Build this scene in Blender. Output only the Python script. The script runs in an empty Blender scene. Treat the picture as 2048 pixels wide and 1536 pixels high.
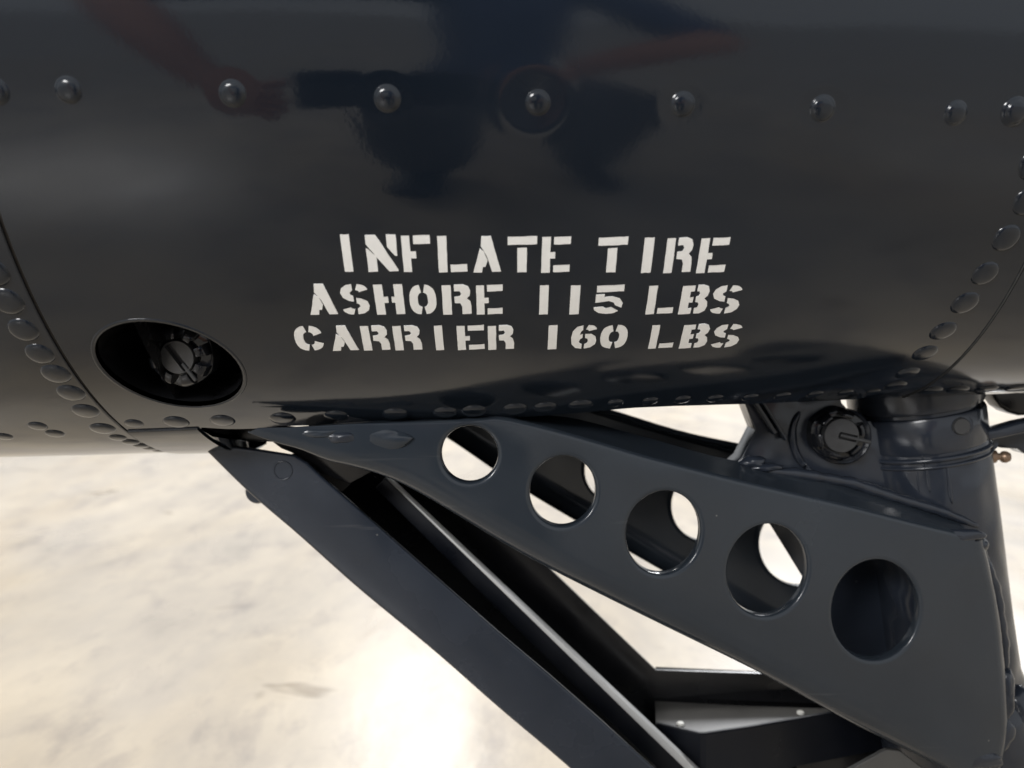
import bpy, bmesh, math, random
from mathutils import Vector, Matrix
from mathutils.geometry import delaunay_2d_cdt

random.seed(7)
R_ = math.radians
sc = bpy.context.scene
C = sc.collection

# ------------------------------------------------------------------ camera
A = 0.25                      # base length of the layout, metres
PITCH = R_(5.0)
ZC = 0.62                     # height of the lens above the floor
F = 1656.0                    # focal length in photo pixels (2048 wide)
cam_d = bpy.data.cameras.new('Camera')
cam = bpy.data.objects.new('Camera', cam_d); C.objects.link(cam)
cam.location = (0, 0, ZC); cam.rotation_euler = (math.pi/2 - PITCH, 0, 0)
cam_d.sensor_width = 36; cam_d.lens = 36*F/2048; cam_d.clip_start = 0.02; cam_d.clip_end = 400
cam_d.dof.use_dof = True; cam_d.dof.focus_distance = 0.50; cam_d.dof.aperture_fstop = 7.0
sc.camera = cam

# ------------------------------------------------------------------ light
w = bpy.data.worlds.new('World'); sc.world = w; w.use_nodes = True
bg = w.node_tree.nodes['Background']
bg.inputs[0].default_value = (0.95, 0.975, 1.0, 1); bg.inputs[1].default_value = 0.76

def area(name, loc, target, sx, sy, power, col=(1, 1, 1), spread=180):
    d = bpy.data.lights.new(name, 'AREA'); d.shape = 'RECTANGLE'; d.size = sx; d.size_y = sy
    d.energy = power; d.color = col; d.spread = R_(spread)
    o = bpy.data.objects.new(name, d); C.objects.link(o); o.location = loc
    o.rotation_euler = (Vector(target) - Vector(loc)).to_track_quat('-Z', 'Y').to_euler()
    return o
area('hangar_or_fill_lamp', (-0.9, 2.9, 3.5), (-0.6, 2.2, 0.0), 2.4, 1.2, 56, (1.0, 0.97, 0.92))
area('hangar_or_fill_lamp', (-2.4, -3.6, 2.7), (-0.1, 0.5, 0.6), 1.7, 1.0, 25, (1.0, 0.99, 0.98), 64)  # unseen fill lamp added to brighten lettering and arm, placed to avoid mirroring
area('hangar_or_fill_lamp', (-1.0, 8.2, 3.9), (-0.6, 2.2, 0.0), 0.9, 0.6, 80, (1.0, 0.97, 0.93))
area('hangar_or_fill_lamp', (3.6, 7.5, 4.4), (2.2, 3.0, 0.0), 3.0, 1.6, 500, (0.97, 0.98, 1.0))
area('hangar_or_fill_lamp', (-3.4, 2.6, 3.8), (-1.4, 1.7, 0.0), 1.6, 0.8, 48, (1.0, 0.95, 0.86))

vs = sc.view_settings
vs.view_transform = 'Standard'; vs.look = 'None'; vs.exposure = 0.0; vs.gamma = 1.0
vs.use_curve_mapping = False

# ------------------------------------------------------------------ geometry of the place
CP, SP = math.cos(PITCH), math.sin(PITCH)
YC = A*(2.59*CP + 0.95*SP)            # the fuselage axis: distance from the lens
ZA = ZC + A*(-2.59*SP + 0.95*CP)      # ... and its height
RN = [(-6.5, 1.215), (-3.0, 1.195), (-1.55, 1.175), (-1.0, 1.160), (-0.5, 1.142), (0, 1.115), (0.4, 1.082), (0.67, 1.056), (1.15, 1.000),
      (1.6, 0.982), (2.2, 0.965), (3.2, 0.92), (5.2, 0.80)]
DENTS = []                            # (X, s, radius, depth)
R0 = 0.29                             # arc length scale s = theta*R0

def _interp(tab, x):
    if x <= tab[0][0]: return tab[0][1]
    for i in range(len(tab)-1):
        x0, y0 = tab[i]; x1, y1 = tab[i+1]
        if x <= x1:
            xm = tab[i-1] if i > 0 else (2*x0-x1, 2*y0-y1)
            xp = tab[i+2] if i+2 < len(tab) else (2*x1-x0, 2*y1-y0)
            h = x1-x0; t = (x-x0)/h
            m0 = (y1-xm[1])/(x1-xm[0])*h; m1 = (xp[1]-y0)/(xp[0]-x0)*h
            return ((2*t**3-3*t*t+1)*y0 + (t**3-2*t*t+t)*m0 + (-2*t**3+3*t*t)*y1 + (t**3-t*t)*m1)
    return tab[-1][1]
def Rad(X): return A*_interp(RN, X/A)
def S(X, th, off=0.0):
    r = Rad(X) + off
    s = th*R0
    for (dx, ds, rad, dep) in DENTS:
        q = math.hypot(X-dx, s-ds)/rad
        if q < 1.6:
            r += -dep*math.exp(-((q-0.0)*1.25)**2*1.6) + dep*0.35*math.exp(-((q-1.0)*4.0)**2)
    return Vector((X, YC - r*math.cos(th), ZA - r*math.sin(th)))
def N(X, th):
    e = 1e-3
    du = S(X+e, th) - S(X-e, th); dv = S(X, th+e) - S(X, th-e)
    n = du.cross(dv).normalized()
    if n.dot(Vector((0, -math.cos(th), -math.sin(th)))) < 0: n = -n
    return n
def ray(px, py):
    x = (px-1024)/F; v = (py-768)/F
    return Vector((x, CP - v*SP, -SP - v*CP))
def hit(px, py):
    """photo pixel -> (X, theta) on the fuselage skin"""
    d = ray(px, py); o = Vector((0, 0, ZC))
    def g(t):
        p = o + d*t
        return math.hypot(p.y-YC, p.z-ZA) - Rad(p.x)
    t = 0.15; best = (9, 0); prev = g(t)
    while t < 1.2:
        t2 = t + 0.004; cur = g(t2)
        if cur < best[0]: best = (cur, t2)
        if cur <= 0:
            lo, hi = t, t2
            for _ in range(30):
                m = (lo+hi)/2
                if g(m) > 0: lo = m
                else: hi = m
            t = hi; break
        t = t2
    else:
        t = best[1]
    p = o + d*t
    return p.x, math.atan2(ZA-p.z, YC-p.y)
def at_y(px, py, Y):
    """photo pixel -> point on the upright plane y = Y"""
    d = ray(px, py); t = Y/d.y
    return Vector((0, 0, ZC)) + d*t
def at_z(px, py, Z):
    d = ray(px, py); t = (Z-ZC)/d.z
    return Vector((0, 0, ZC)) + d*t
def HS(X): return 0.517*A - 0.163*X     # half distance between the two fork arms
def at_arm(px, py, off=0.0):
    d = ray(px, py)                     # y = YC - HS(x) + off
    t = (YC - 0.517*A + off)/(d.y - 0.163*d.x)
    return Vector((0, 0, ZC)) + d*t

# ------------------------------------------------------------------ materials
def nd(nt, t, **kw):
    n = nt.nodes.new(t)
    for k, v in kw.items(): setattr(n, k, v)
    return n
def paint(name, base, rough=0.12, bump=0.15, bscale=9.0, fleck=True, wob=0.05, wobscale=4.0, spec=0.5, scratch=0.0):
    m = bpy.data.materials.new(name); m.use_nodes = True; nt = m.node_tree; L = nt.links
    b = nt.nodes['Principled BSDF']
    tc = nd(nt, 'ShaderNodeTexCoord')
    n1 = nd(nt, 'ShaderNodeTexNoise'); n1.inputs['Scale'].default_value = bscale; n1.inputs['Detail'].default_value = 4
    n2 = nd(nt, 'ShaderNodeTexNoise'); n2.inputs['Scale'].default_value = 420; n2.inputs['Detail'].default_value = 2
    n3 = nd(nt, 'ShaderNodeTexNoise'); n3.inputs['Scale'].default_value = wobscale; n3.inputs['Detail'].default_value = 1
    for n in (n1, n2, n3): L.new(tc.outputs['Object'], n.inputs['Vector'])
    mr = nd(nt, 'ShaderNodeMapRange'); mr.inputs[1].default_value = 0.3; mr.inputs[2].default_value = 0.75
    mr.inputs[3].default_value = rough*0.62; mr.inputs[4].default_value = rough*1.6
    L.new(n1.outputs[0], mr.inputs[0]); L.new(mr.outputs[0], b.inputs['Roughness'])
    mx = nd(nt, 'ShaderNodeMix', data_type='RGBA')
    mx.inputs[6].default_value = (*base, 1); mx.inputs[7].default_value = (*[c*1.75+0.003 for c in base], 1)
    L.new(n1.outputs[0], mx.inputs[0])
    col = mx.outputs[2]
    if fleck:                                   # specks of dust and tiny chips
        vo = nd(nt, 'ShaderNodeTexVoronoi'); vo.inputs['Scale'].default_value = 42
        L.new(tc.outputs['Object'], vo.inputs['Vector'])
        lt = nd(nt, 'ShaderNodeMath', operation='LESS_THAN'); lt.inputs[1].default_value = 0.032
        L.new(vo.outputs['Distance'], lt.inputs[0])
        sep = nd(nt, 'ShaderNodeSeparateColor'); L.new(vo.outputs['Color'], sep.inputs[0])
        gt = nd(nt, 'ShaderNodeMath', operation='GREATER_THAN'); gt.inputs[1].default_value = 0.86
        L.new(sep.outputs[0], gt.inputs[0])
        mu = nd(nt, 'ShaderNodeMath', operation='MULTIPLY'); L.new(lt.outputs[0], mu.inputs[0]); L.new(gt.outputs[0], mu.inputs[1])
        mu2 = nd(nt, 'ShaderNodeMath', operation='MULTIPLY'); mu2.inputs[1].default_value = 0.7; L.new(mu.outputs[0], mu2.inputs[0])
        m2 = nd(nt, 'ShaderNodeMix', data_type='RGBA'); m2.inputs[7].default_value = (0.18, 0.18, 0.17, 1)
        L.new(mu2.outputs[0], m2.inputs[0]); L.new(col, m2.inputs[6]); col = m2.outputs[2]
    if scratch:
        mp = nd(nt, 'ShaderNodeMapping'); mp.inputs['Rotation'].default_value = (0.2, R_(34), 0.1); mp.inputs['Scale'].default_value = (6, 20, 170)
        L.new(tc.outputs['Object'], mp.inputs['Vector'])
        ns = nd(nt, 'ShaderNodeTexNoise'); ns.inputs['Scale'].default_value = 1.0; ns.inputs['Detail'].default_value = 3
        L.new(mp.outputs[0], ns.inputs['Vector'])
        r1 = nd(nt, 'ShaderNodeMapRange'); r1.inputs[1].default_value = 0.66; r1.inputs[2].default_value = 0.74; L.new(ns.outputs[0], r1.inputs[0])
        ng = nd(nt, 'ShaderNodeTexNoise'); ng.inputs['Scale'].default_value = 16; ng.inputs['Detail'].default_value = 4; L.new(tc.outputs['Object'], ng.inputs['Vector'])
        r2 = nd(nt, 'ShaderNodeMapRange'); r2.inputs[1].default_value = 0.50; r2.inputs[2].default_value = 0.66; L.new(ng.outputs[0], r2.inputs[0])
        mm = nd(nt, 'ShaderNodeMath', operation='MULTIPLY'); L.new(r1.outputs[0], mm.inputs[0]); L.new(r2.outputs[0], mm.inputs[1])
        ms = nd(nt, 'ShaderNodeMath', operation='MULTIPLY'); ms.inputs[1].default_value = scratch; L.new(mm.outputs[0], ms.inputs[0])
        m3 = nd(nt, 'ShaderNodeMix', data_type='RGBA'); m3.inputs[7].default_value = (0.13, 0.135, 0.14, 1)
        L.new(ms.outputs[0], m3.inputs[0]); L.new(col, m3.inputs[6]); col = m3.outputs[2]
    L.new(col, b.inputs['Base Color'])
    b.inputs['Specular IOR Level'].default_value = spec
    bu = nd(nt, 'ShaderNodeBump'); bu.inputs['Strength'].default_value = bump; bu.inputs['Distance'].default_value = 0.00012
    L.new(n2.outputs[0], bu.inputs['Height'])
    bw = nd(nt, 'ShaderNodeBump'); bw.inputs['Strength'].default_value = wob; bw.inputs['Distance'].default_value = 0.02
    L.new(n3.outputs[0], bw.inputs['Height']); L.new(bw.outputs[0], bu.inputs['Normal'])
    L.new(bu.outputs[0], b.inputs['Normal'])
    return m
def plain(name, base, rough=0.5, metal=0.0, noise=0.25, scale=60, bump=0.2):
    m = bpy.data.materials.new(name); m.use_nodes = True; nt = m.node_tree; L = nt.links
    b = nt.nodes['Principled BSDF']; tc = nd(nt, 'ShaderNodeTexCoord')
    n1 = nd(nt, 'ShaderNodeTexNoise'); n1.inputs['Scale'].default_value = scale; n1.inputs['Detail'].default_value = 5
    L.new(tc.outputs['Object'], n1.inputs['Vector'])
    mx = nd(nt, 'ShaderNodeMix', data_type='RGBA')
    mx.inputs[6].default_value = (*[c*(1-noise) for c in base], 1); mx.inputs[7].default_value = (*[min(1, c*(1+noise)) for c in base], 1)
    L.new(n1.outputs[0], mx.inputs[0]); L.new(mx.outputs[2], b.inputs['Base Color'])
    b.inputs['Roughness'].default_value = rough; b.inputs['Metallic'].default_value = metal
    bu = nd(nt, 'ShaderNodeBump'); bu.inputs['Strength'].default_value = bump; bu.inputs['Distance'].default_value = 0.0003
    L.new(n1.outputs[0], bu.inputs['Height']); L.new(bu.outputs[0], b.inputs['Normal'])
    return m
M = {}
M['skin'] = paint('glossy_sea_blue', (0.0048, 0.0076, 0.0125), 0.10, 0.14, 7.0, True, 0.11, 7.0)
M['rivet_or_disc'] = paint('rivet_paint', (0.0050, 0.0078, 0.0125), 0.17, 0.3, 30.0, False, 0.05, 40.0)
M['arm'] = paint('fork_paint', (0.0165, 0.0215, 0.0285), 0.19, 0.35, 10.0, True, 0.10, 18.0, scratch=0.30)
M['strut'] = paint('strut_paint', (0.0130, 0.0165, 0.0240), 0.19, 0.3, 24.0, False, 0.30, 26.0)
M['door'] = paint('door_paint', (0.0130, 0.0175, 0.0265), 0.24, 0.45, 18.0, True, 0.10, 14.0, scratch=0.35)
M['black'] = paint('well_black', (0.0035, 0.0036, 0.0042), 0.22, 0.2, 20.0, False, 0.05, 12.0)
M['well'] = paint('well_navy', (0.0035, 0.0045, 0.0075), 0.38, 0.3, 20.0, False, 0.05, 14.0, 0.3)
M['nut'] = paint('nut_paint', (0.0060, 0.0068, 0.0090), 0.11, 0.2, 60.0, False, 0.10, 60.0)
M['bolt'] = plain('bolt_end_paint', (0.038, 0.039, 0.041), 0.38, 0.0, 0.35, 160, 0.5)
M['gap'] = plain('seam_sealant', (0.012, 0.009, 0.007), 0.6, 0.0, 0.3, 90)
M['white'] = plain('stencil_white', (0.88, 0.88, 0.86), 0.40, 0.0, 0.05, 160, 0.35)
M['rail_glint'] = plain('painted_rail_glint', (0.72, 0.72, 0.71), 0.30, 0.0, 0.10, 45, 0.2)  # pale colour standing in for a specular highlight
M['grey'] = plain('grey_primer', (0.080, 0.078, 0.074), 0.42, 0.0, 0.3, 40, 0.3)
M['brass'] = plain('grease_fitting', (0.23, 0.155, 0.105), 0.36, 0.55, 0.35, 200, 0.3)
M['hole_disc'] = plain('pale_hole_disc', (0.80, 0.79, 0.74), 0.4, 0.0, 0.08, 150, 0.1)

def floor_material():
    m = bpy.data.materials.new('polished_concrete'); m.use_nodes = True; nt = m.node_tree; L = nt.links
    b = nt.nodes['Principled BSDF']; tc = nd(nt, 'ShaderNodeTexCoord')
    fm = nd(nt, 'ShaderNodeMapping'); fm.inputs['Scale'].default_value = (1.0, 0.5, 1.0); L.new(tc.outputs['Object'], fm.inputs['Vector'])
    def noise(s, d, dist=0.0, rough=0.5):
        n = nd(nt, 'ShaderNodeTexNoise'); n.inputs['Scale'].default_value = s; n.inputs['Detail'].default_value = d
        n.inputs['Distortion'].default_value = dist; n.inputs['Roughness'].default_value = rough
        L.new(fm.outputs[0], n.inputs['Vector']); return n
    def ramp(src, pts):
        r = nd(nt, 'ShaderNodeValToRGB'); e = r.color_ramp.elements
        e[0].position, e[0].color = pts[0][0], (*pts[0][1], 1); e[1].position, e[1].color = pts[-1][0], (*pts[-1][1], 1)
        for p, c in pts[1:-1]:
            x = e.new(p); x.color = (*c, 1)
        L.new(src, r.inputs[0]); return r.outputs[0]
    base = ramp(noise(5.2, 9, 0.15, 0.66).outputs[0], [(0.30, (0.35, 0.315, 0.27)), (0.42, (0.445, 0.395, 0.335)), (0.56, (0.51, 0.45, 0.37)), (0.75, (0.60, 0.53, 0.43))])
    warm = ramp(noise(1.7, 4, 0.4).outputs[0], [(0.45, (1, 1, 1)), (0.62, (1.0, 0.96, 0.88)), (0.72, (1.0, 0.93, 0.84))])
    cool = ramp(noise(9.5, 8, 0.25, 0.66).outputs[0], [(0.30, (0.72, 0.72, 0.77)), (0.47, (1, 1, 1)), (0.8, (1, 1, 1))])
    def mul(a, c, f=1.0):
        x = nd(nt, 'ShaderNodeMix', data_type='RGBA', blend_type='MULTIPLY'); x.inputs[0].default_value = f
        L.new(a, x.inputs[6]); L.new(c, x.inputs[7]); return x.outputs[2]
    mp = nd(nt, 'ShaderNodeMapping'); mp.inputs['Rotation'].default_value = (0, 0, R_(28)); mp.inputs['Scale'].default_value = (3.0, 7.0, 1.0)
    L.new(tc.outputs['Object'], mp.inputs['Vector'])
    sn = nd(nt, 'ShaderNodeTexNoise'); sn.inputs['Scale'].default_value = 1.6; sn.inputs['Detail'].default_value = 3; sn.inputs['Distortion'].default_value = 0.8
    L.new(mp.outputs[0], sn.inputs['Vector'])
    scuff = ramp(sn.outputs[0], [(0.26, (0.60, 0.57, 0.54)), (0.33, (1, 1, 1)), (0.9, (1, 1, 1))])
    L.new(mul(mul(mul(base, warm), cool), scuff), b.inputs['Base Color'])
    rr = nd(nt, 'ShaderNodeMapRange'); rr.inputs[3].default_value = 0.17; rr.inputs[4].default_value = 0.44
    L.new(noise(5.0, 5, 0.5).outputs[0], rr.inputs[0]); L.new(rr.outputs[0], b.inputs['Roughness'])
    bu = nd(nt, 'ShaderNodeBump'); bu.inputs['Strength'].default_value = 0.25; bu.inputs['Distance'].default_value = 0.006
    L.new(noise(9.0, 5, 0.5).outputs[0], bu.inputs['Height']); L.new(bu.outputs[0], b.inputs['Normal'])
    return m
M['floor'] = floor_material()

# ------------------------------------------------------------------ mesh helpers
class MB:
    def __init__(s): s.v = []; s.f = []; s.n = {}; s.sm = []
    def add(s, p, n=None):
        s.v.append(Vector(p)); 
        if n is not None: s.n[len(s.v)-1] = n
        return len(s.v)-1
    def face(s, idx, smooth=False): s.f.append(tuple(idx)); s.sm.append(smooth)
    def grid(s, rows, smooth=True, closed=False):
        ids = [[s.add(p) for p in r] for r in rows]
        for i in range(len(ids)-1):
            n = len(ids[i])
            for j in range(n if closed else n-1):
                k = (j+1) % n
                s.face((ids[i][j], ids[i][k], ids[i+1][k], ids[i+1][j]), smooth)
        return ids
    def fan(s, pts, smooth=False): s.face([s.add(p) for p in pts], smooth)
    def build(s, name, mat, parent=None, recalc=True, angle=None):
        me = bpy.data.meshes.new(name); me.from_pydata([tuple(p) for p in s.v], [], s.f)
        for p, q in zip(me.polygons, s.sm): p.use_smooth = q
        if recalc and not s.n:
            bm = bmesh.new(); bm.from_mesh(me); bmesh.ops.remove_doubles(bm, verts=bm.verts, dist=1e-6)
            bmesh.ops.recalc_face_normals(bm, faces=bm.faces)
            if angle is not None:
                for f in bm.faces: f.smooth = True
                for e in bm.edges:
                    e.smooth = not (len(e.link_faces) == 2 and e.calc_face_angle(0) > angle)
            bm.to_mesh(me); bm.free()
        me.materials.append(mat)
        if s.n:
            fl = []
            for i in range(len(me.vertices)):
                fl.append(tuple(s.n.get(i, (0, 0, 0))))
            me.normals_split_custom_set_from_vertices(fl)
        o = bpy.data.objects.new(name, me); C.objects.link(o)
        if parent is not None:
            o.parent = parent; o.matrix_parent_inverse = parent.matrix_world.inverted() if False else Matrix.Translation(-parent.location)
        return o
def inside(p, poly):
    x, y = p[0], p[1]; c = False; n = len(poly); j = n-1
    for i in range(n):
        xi, yi = poly[i][0], poly[i][1]; xj, yj = poly[j][0], poly[j][1]
        if (yi > y) != (yj > y) and x < (xj-xi)*(y-yi)/(yj-yi)+xi: c = not c
        j = i
    return c
def cdt(outline, holes=(), pts=()):
    vs, es = [], []
    for loop in [outline, *holes]:
        b = len(vs); vs += [Vector((p[0], p[1])) for p in loop]
        es += [(b+i, b+(i+1) % len(loop)) for i in range(len(loop))]
    vs += [Vector((p[0], p[1])) for p in pts]
    r = delaunay_2d_cdt(vs, es, [], 0, 1e-7)
    ov, of = r[0], r[2]; keep = []
    for f in of:
        c = sum((ov[i] for i in f), Vector((0, 0)))/len(f)
        if inside(c, outline) and not any(inside(c, h) for h in holes): keep.append(f)
    return ov, keep
def resample(poly, n, closed=False):
    P = [Vector(p) for p in poly]
    if closed: P = P + [P[0]]
    L = [0]
    for i in range(len(P)-1): L.append(L[-1] + (P[i+1]-P[i]).length)
    out = []
    for k in range(n):
        t = L[-1]*k/(n if closed else n-1)
        i = 0
        while i < len(L)-2 and L[i+1] < t: i += 1
        q = (t-L[i])/max(1e-9, L[i+1]-L[i]); out.append(P[i].lerp(P[i+1], q))
    return out
def smooth_poly(poly, n):
    """Catmull-Rom through 2-D points, n samples"""
    P = [Vector(p) for p in poly]; out = []
    m = len(P)-1
    for k in range(n):
        t = m*k/(n-1); i = min(m-1, int(t)); q = t-i
        p1, p2 = P[i], P[i+1]; p0 = P[i-1] if i > 0 else 2*p1-p2; p3 = P[i+2] if i+2 <= m else 2*p2-p1
        out.append(0.5*((2*p1)+(p2-p0)*q+(2*p0-5*p1+4*p2-p3)*q*q+(3*p1-p0-3*p2+p3)*q**3))
    return out
def lin(tab, x):
    if x <= tab[0][0]: return tab[0][1]
    for (x0, y0), (x1, y1) in zip(tab, tab[1:]):
        if x <= x1: return y0+(y1-y0)*(x-x0)/(x1-x0)
    return tab[-1][1]
def empty(name, loc, label, cat, group=None):
    o = bpy.data.objects.new(name, None); C.objects.link(o); o.location = loc; o.empty_display_size = 0.05
    o['label'] = label; o['category'] = cat
    if group: o['group'] = group
    return o
def lathe(mb, origin, axis, prof, n=40, ref=None, jit=None):
    """prof: list of (radius, distance along axis)"""
    ax = Vector(axis).normalized(); u = ax.orthogonal().normalized() if ref is None else (Vector(ref)-ax*Vector(ref).dot(ax)).normalized()
    v = ax.cross(u); rows = []
    for (r, h) in prof:
        row = []
        for k in range(n):
            a = 2*math.pi*k/n; rr = r*(1+(jit(a, h) if jit else 0))
            row.append(Vector(origin)+ax*h+(u*math.cos(a)+v*math.sin(a))*rr)
        rows.append(row)
    ids = mb.grid(rows, True, True)
    if prof[0][0] > 1e-6: mb.face(ids[0])
    if prof[-1][0] > 1e-6: mb.face(ids[-1][::-1])
def slab(name, outline_pts, depth, mat, parent, bevel=0.0, dirv=Vector((0, 1, 0)), segs=3):
    """flat plate of real thickness from a planar 3-D outline"""
    bm = bmesh.new(); vs_ = [bm.verts.new(p) for p in outline_pts]
    f = bm.faces.new(vs_)
    ret = bmesh.ops.extrude_face_region(bm, geom=[f])
    for e in ret['geom']:
        if isinstance(e, bmesh.types.BMVert): e.co += dirv*depth
    bmesh.ops.recalc_face_normals(bm, faces=bm.faces)
    if bevel:
        big = sorted(bm.faces, key=lambda q: -len(q.verts))[:2]
        ed = [e for q in big for e in q.edges]
        bmesh.ops.bevel(bm, geom=ed, offset=bevel, segments=segs, profile=0.5, affect='EDGES', clamp_overlap=True)
    for q in bm.faces: q.smooth = True
    for e in bm.edges: e.smooth = not (len(e.link_faces) == 2 and e.calc_face_angle(0) > R_(32))
    me = bpy.data.meshes.new(name); bm.to_mesh(me); bm.free(); me.materials.append(mat)
    o = bpy.data.objects.new(name, me); C.objects.link(o)
    if parent is not None:
        o.parent = parent; o.matrix_parent_inverse = Matrix.Translation(-parent.location) if parent.type == 'EMPTY' else Matrix()
    return o
def sub(o, parent):
    o.parent = parent; o.matrix_parent_inverse = Matrix(); return o

# ------------------------------------------------------------------ floor
mb = MB(); mb.fan([(-60, -60, 0), (60, -60, 0), (60, 60, 0), (-60, 60, 0)])
fl = mb.build('floor', M['floor']); fl['kind'] = 'structure'; fl['label'] = 'pale polished concrete hangar floor'

# ------------------------------------------------------------------ the tail cone of the aircraft
tail = empty('aircraft_tail', (0, YC, ZA), 'glossy dark navy riveted aircraft tail cone with white stencilled tire pressures', 'aircraft tail')
XL, XR = -1.0*A, 1.15*A            # the two frame seams
X0 = hit(396, 853)[0]              # front end of the wheel well
EDGE_PX = [(396, 853), (440, 858), (500, 858), (560, 852), (650, 850), (760, 848), (890, 843), (1000, 838), (1130, 828), (1260, 816), (1350, 812),
           (1450, 809), (1580, 804), (1700, 799), (1780, 796), (1860, 791), (1950, 787), (2040, 784)]
EDGE = sorted([hit(*p) for p in EDGE_PX])
EDGE = [EDGE[0]] + [EDGE[i] for i in range(1, len(EDGE)) if EDGE[i][0] > EDGE[i-1][0]+1e-4]
def edge_th(X):
    return lin(EDGE, X)
dx, dt = hit(1070, 203); DENTS.append((dx, dt*R0, 0.0165, 0.0007))
for q_ in [(465, 187), (774, 197), (1365, 209), (1645, 217)]:
    px_, pt_ = hit(*q_); DENTS.append((px_, pt_*R0, 0.0125, 0.00013))
TOP = R_(-92)

def skin_grid(name, xs, th_end, off=0.0, n=90, top=TOP, rim=True):
    mb = MB(); rows = []
    for X in xs:
        e = th_end(X); r = []
        for k in range(n+1):
            th = top+(e-top)*k/n
            r.append(mb.add(S(X, th, off), N(X, th)))
        rows.append(r)
    for i in range(len(rows)-1):
        for k in range(n): mb.face((rows[i][k], rows[i][k+1], rows[i+1][k+1], rows[i+1][k]), True)
    # rolled edges: chamfer and thickness along the left, right and lower borders
    def border(seq, out):
        q = []
        for (X, th) in seq:
            nn = N(X, th); q.append((S(X, th, off), nn, out(X, th)))
        a = [mb.add(p, nn) for p, nn, o in q]
        b = [mb.add(p - nn*0.0004 + o*0.0004, (nn+o).normalized()) for p, nn, o in q]
        c = [mb.add(p - nn*0.0028 + o*0.0005, o) for p, nn, o in q]
        for i in range(len(q)-1):
            mb.face((a[i], a[i+1], b[i+1], b[i]), True); mb.face((b[i], b[i+1], c[i+1], c[i]), True)
    if rim:
        ex = th_end
        for X, d in ((xs[0], -1), (xs[-1], 1)):
            border([(X, top+(ex(X)-top)*k/n) for k in range(n+1)], lambda X, th, d=d: Vector((d, 0, 0)))
        border([(X, ex(X)) for X in xs], lambda X, th: Vector((0, math.sin(th), -math.cos(th))))
    return mb.build(name, M['skin'], tail)
def frange(a, b, step):
    n = max(1, int(round((b-a)/step))); return [a+(b-a)*i/n for i in range(n+1)]
GAP = 0.0015
fwd = skin_grid('skin_panel', frange(-1.6, -0.5, 0.1)[:-1]+frange(-0.5, XL-GAP, 0.012), lambda X: R_(91), 0.0, 110)
aft = skin_grid('skin_panel', frange(XR+0.0004, 0.56, 0.010)+frange(0.56, 1.28, 0.08)[1:], lambda X: edge_th(X), 0.0009, 100)

# centre panel with the round access opening
HOLE_PX = []
for k in range(56):
    a = 2*math.pi*k/56
    u, v = 152*math.cos(a), 77*math.sin(a)
    u *= 1.0
    ca, sa = math.cos(R_(15.5)), math.sin(R_(15.5))
    HOLE_PX.append((338+u*ca-v*sa, 728+u*sa+v*ca))
HOLE = [hit(*p) for p in HOLE_PX]
hole2d = [(x, t*R0) for x, t in HOLE]
xs_c = frange(XL+GAP, XR-0.0004, 0.009)
out2d = [(xs_c[0], TOP*R0)]
def e_c(X): return edge_th(X) if X > X0 else R_(91)
left_end = R_(91)*R0
out2d = [(X, TOP*R0) for X in xs_c]
out2d += [(xs_c[-1], TOP*R0+(edge_th(xs_c[-1])*R0-TOP*R0)*k/60) for k in range(1, 61)]
low = [(X, edge_th(X)*R0) for X in reversed(xs_c[:-1]) if X > X0+0.004]
corner = [(X0+0.0015, edge_th(X0+0.002)*R0+0.001), (X0, edge_th(X0)*R0+0.006), (X0+0.002, edge_th(X0)*R0+0.022), (X0+0.001, left_end)]
low += corner
low += [(X, left_end) for X in reversed(xs_c) if xs_c[0]+1e-6 < X < X0-0.003]
out2d += low
out2d += [(xs_c[0], left_end+(TOP*R0-left_end)*k/70) for k in range(0, 70)]
def near_loop(p, loop, d):
    return any((p[0]-q[0])**2+(p[1]-q[1])**2 < d*d for q in loop)
pts = []
s = TOP*R0+0.006
row = 0
while s < left_end-0.004:
    fine = R_(-35)*R0 < s
    for X in frange(xs_c[0]+0.006, xs_c[-1]-0.006, 0.008 if fine else 0.016):
        p = (X+(0.004 if row % 2 else 0), s)
        if inside(p, out2d) and not inside(p, hole2d) and not near_loop(p, hole2d, 0.004) and not near_loop(p, low, 0.0045): pts.append(p)
    s += 0.007 if fine else 0.014; row += 1
for (dX, dS, dR, dD) in DENTS:
    pts = [p for p in pts if math.hypot(p[0]-dX, p[1]-dS) > dR*1.7]
    for i in range(1, 12):
        rr = dR*1.7*i/11.0
        m = max(8, int(2*math.pi*rr/0.0030))
        pts += [(dX+rr*math.cos(2*math.pi*k/m), dS+rr*math.sin(2*math.pi*k/m)) for k in range(m)]
ov, of = cdt(out2d, [hole2d], pts)
mb = MB()
for p in ov: mb.add(S(p[0], p[1]/R0), N(p[0], p[1]/R0))
for f in of:
    a, b, c = (mb.v[i] for i in f[:3])
    nn = (b-a).cross(c-a)
    if nn.dot(N(ov[f[0]][0], ov[f[0]][1]/R0)) < 0: f = f[::-1]
    mb.face(f, True)
def border2(loop, closed, sign):
    P = [S(x, q/R0) for x, q in loop]; n = len(P); A_, B_, C_ = [], [], []
    for i in range(n):
        nn = N(loop[i][0], loop[i][1]/R0)
        t = (P[(i+1) % n]-P[i-1]) if closed else (P[min(n-1, i+1)]-P[max(0, i-1)])
        o = (t.cross(nn)*sign).normalized()
        A_.append(mb.add(P[i], nn)); B_.append(mb.add(P[i]-nn*0.0005+o*0.0005, (nn+o).normalized())); C_.append(mb.add(P[i]-nn*0.003+o*0.0006, o))
    for i in range(n if closed else n-1):
        j = (i+1) % n
        mb.face((A_[i], A_[j], B_[j], B_[i]), True); mb.face((B_[i], B_[j], C_[j], C_[i]), True)
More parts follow.
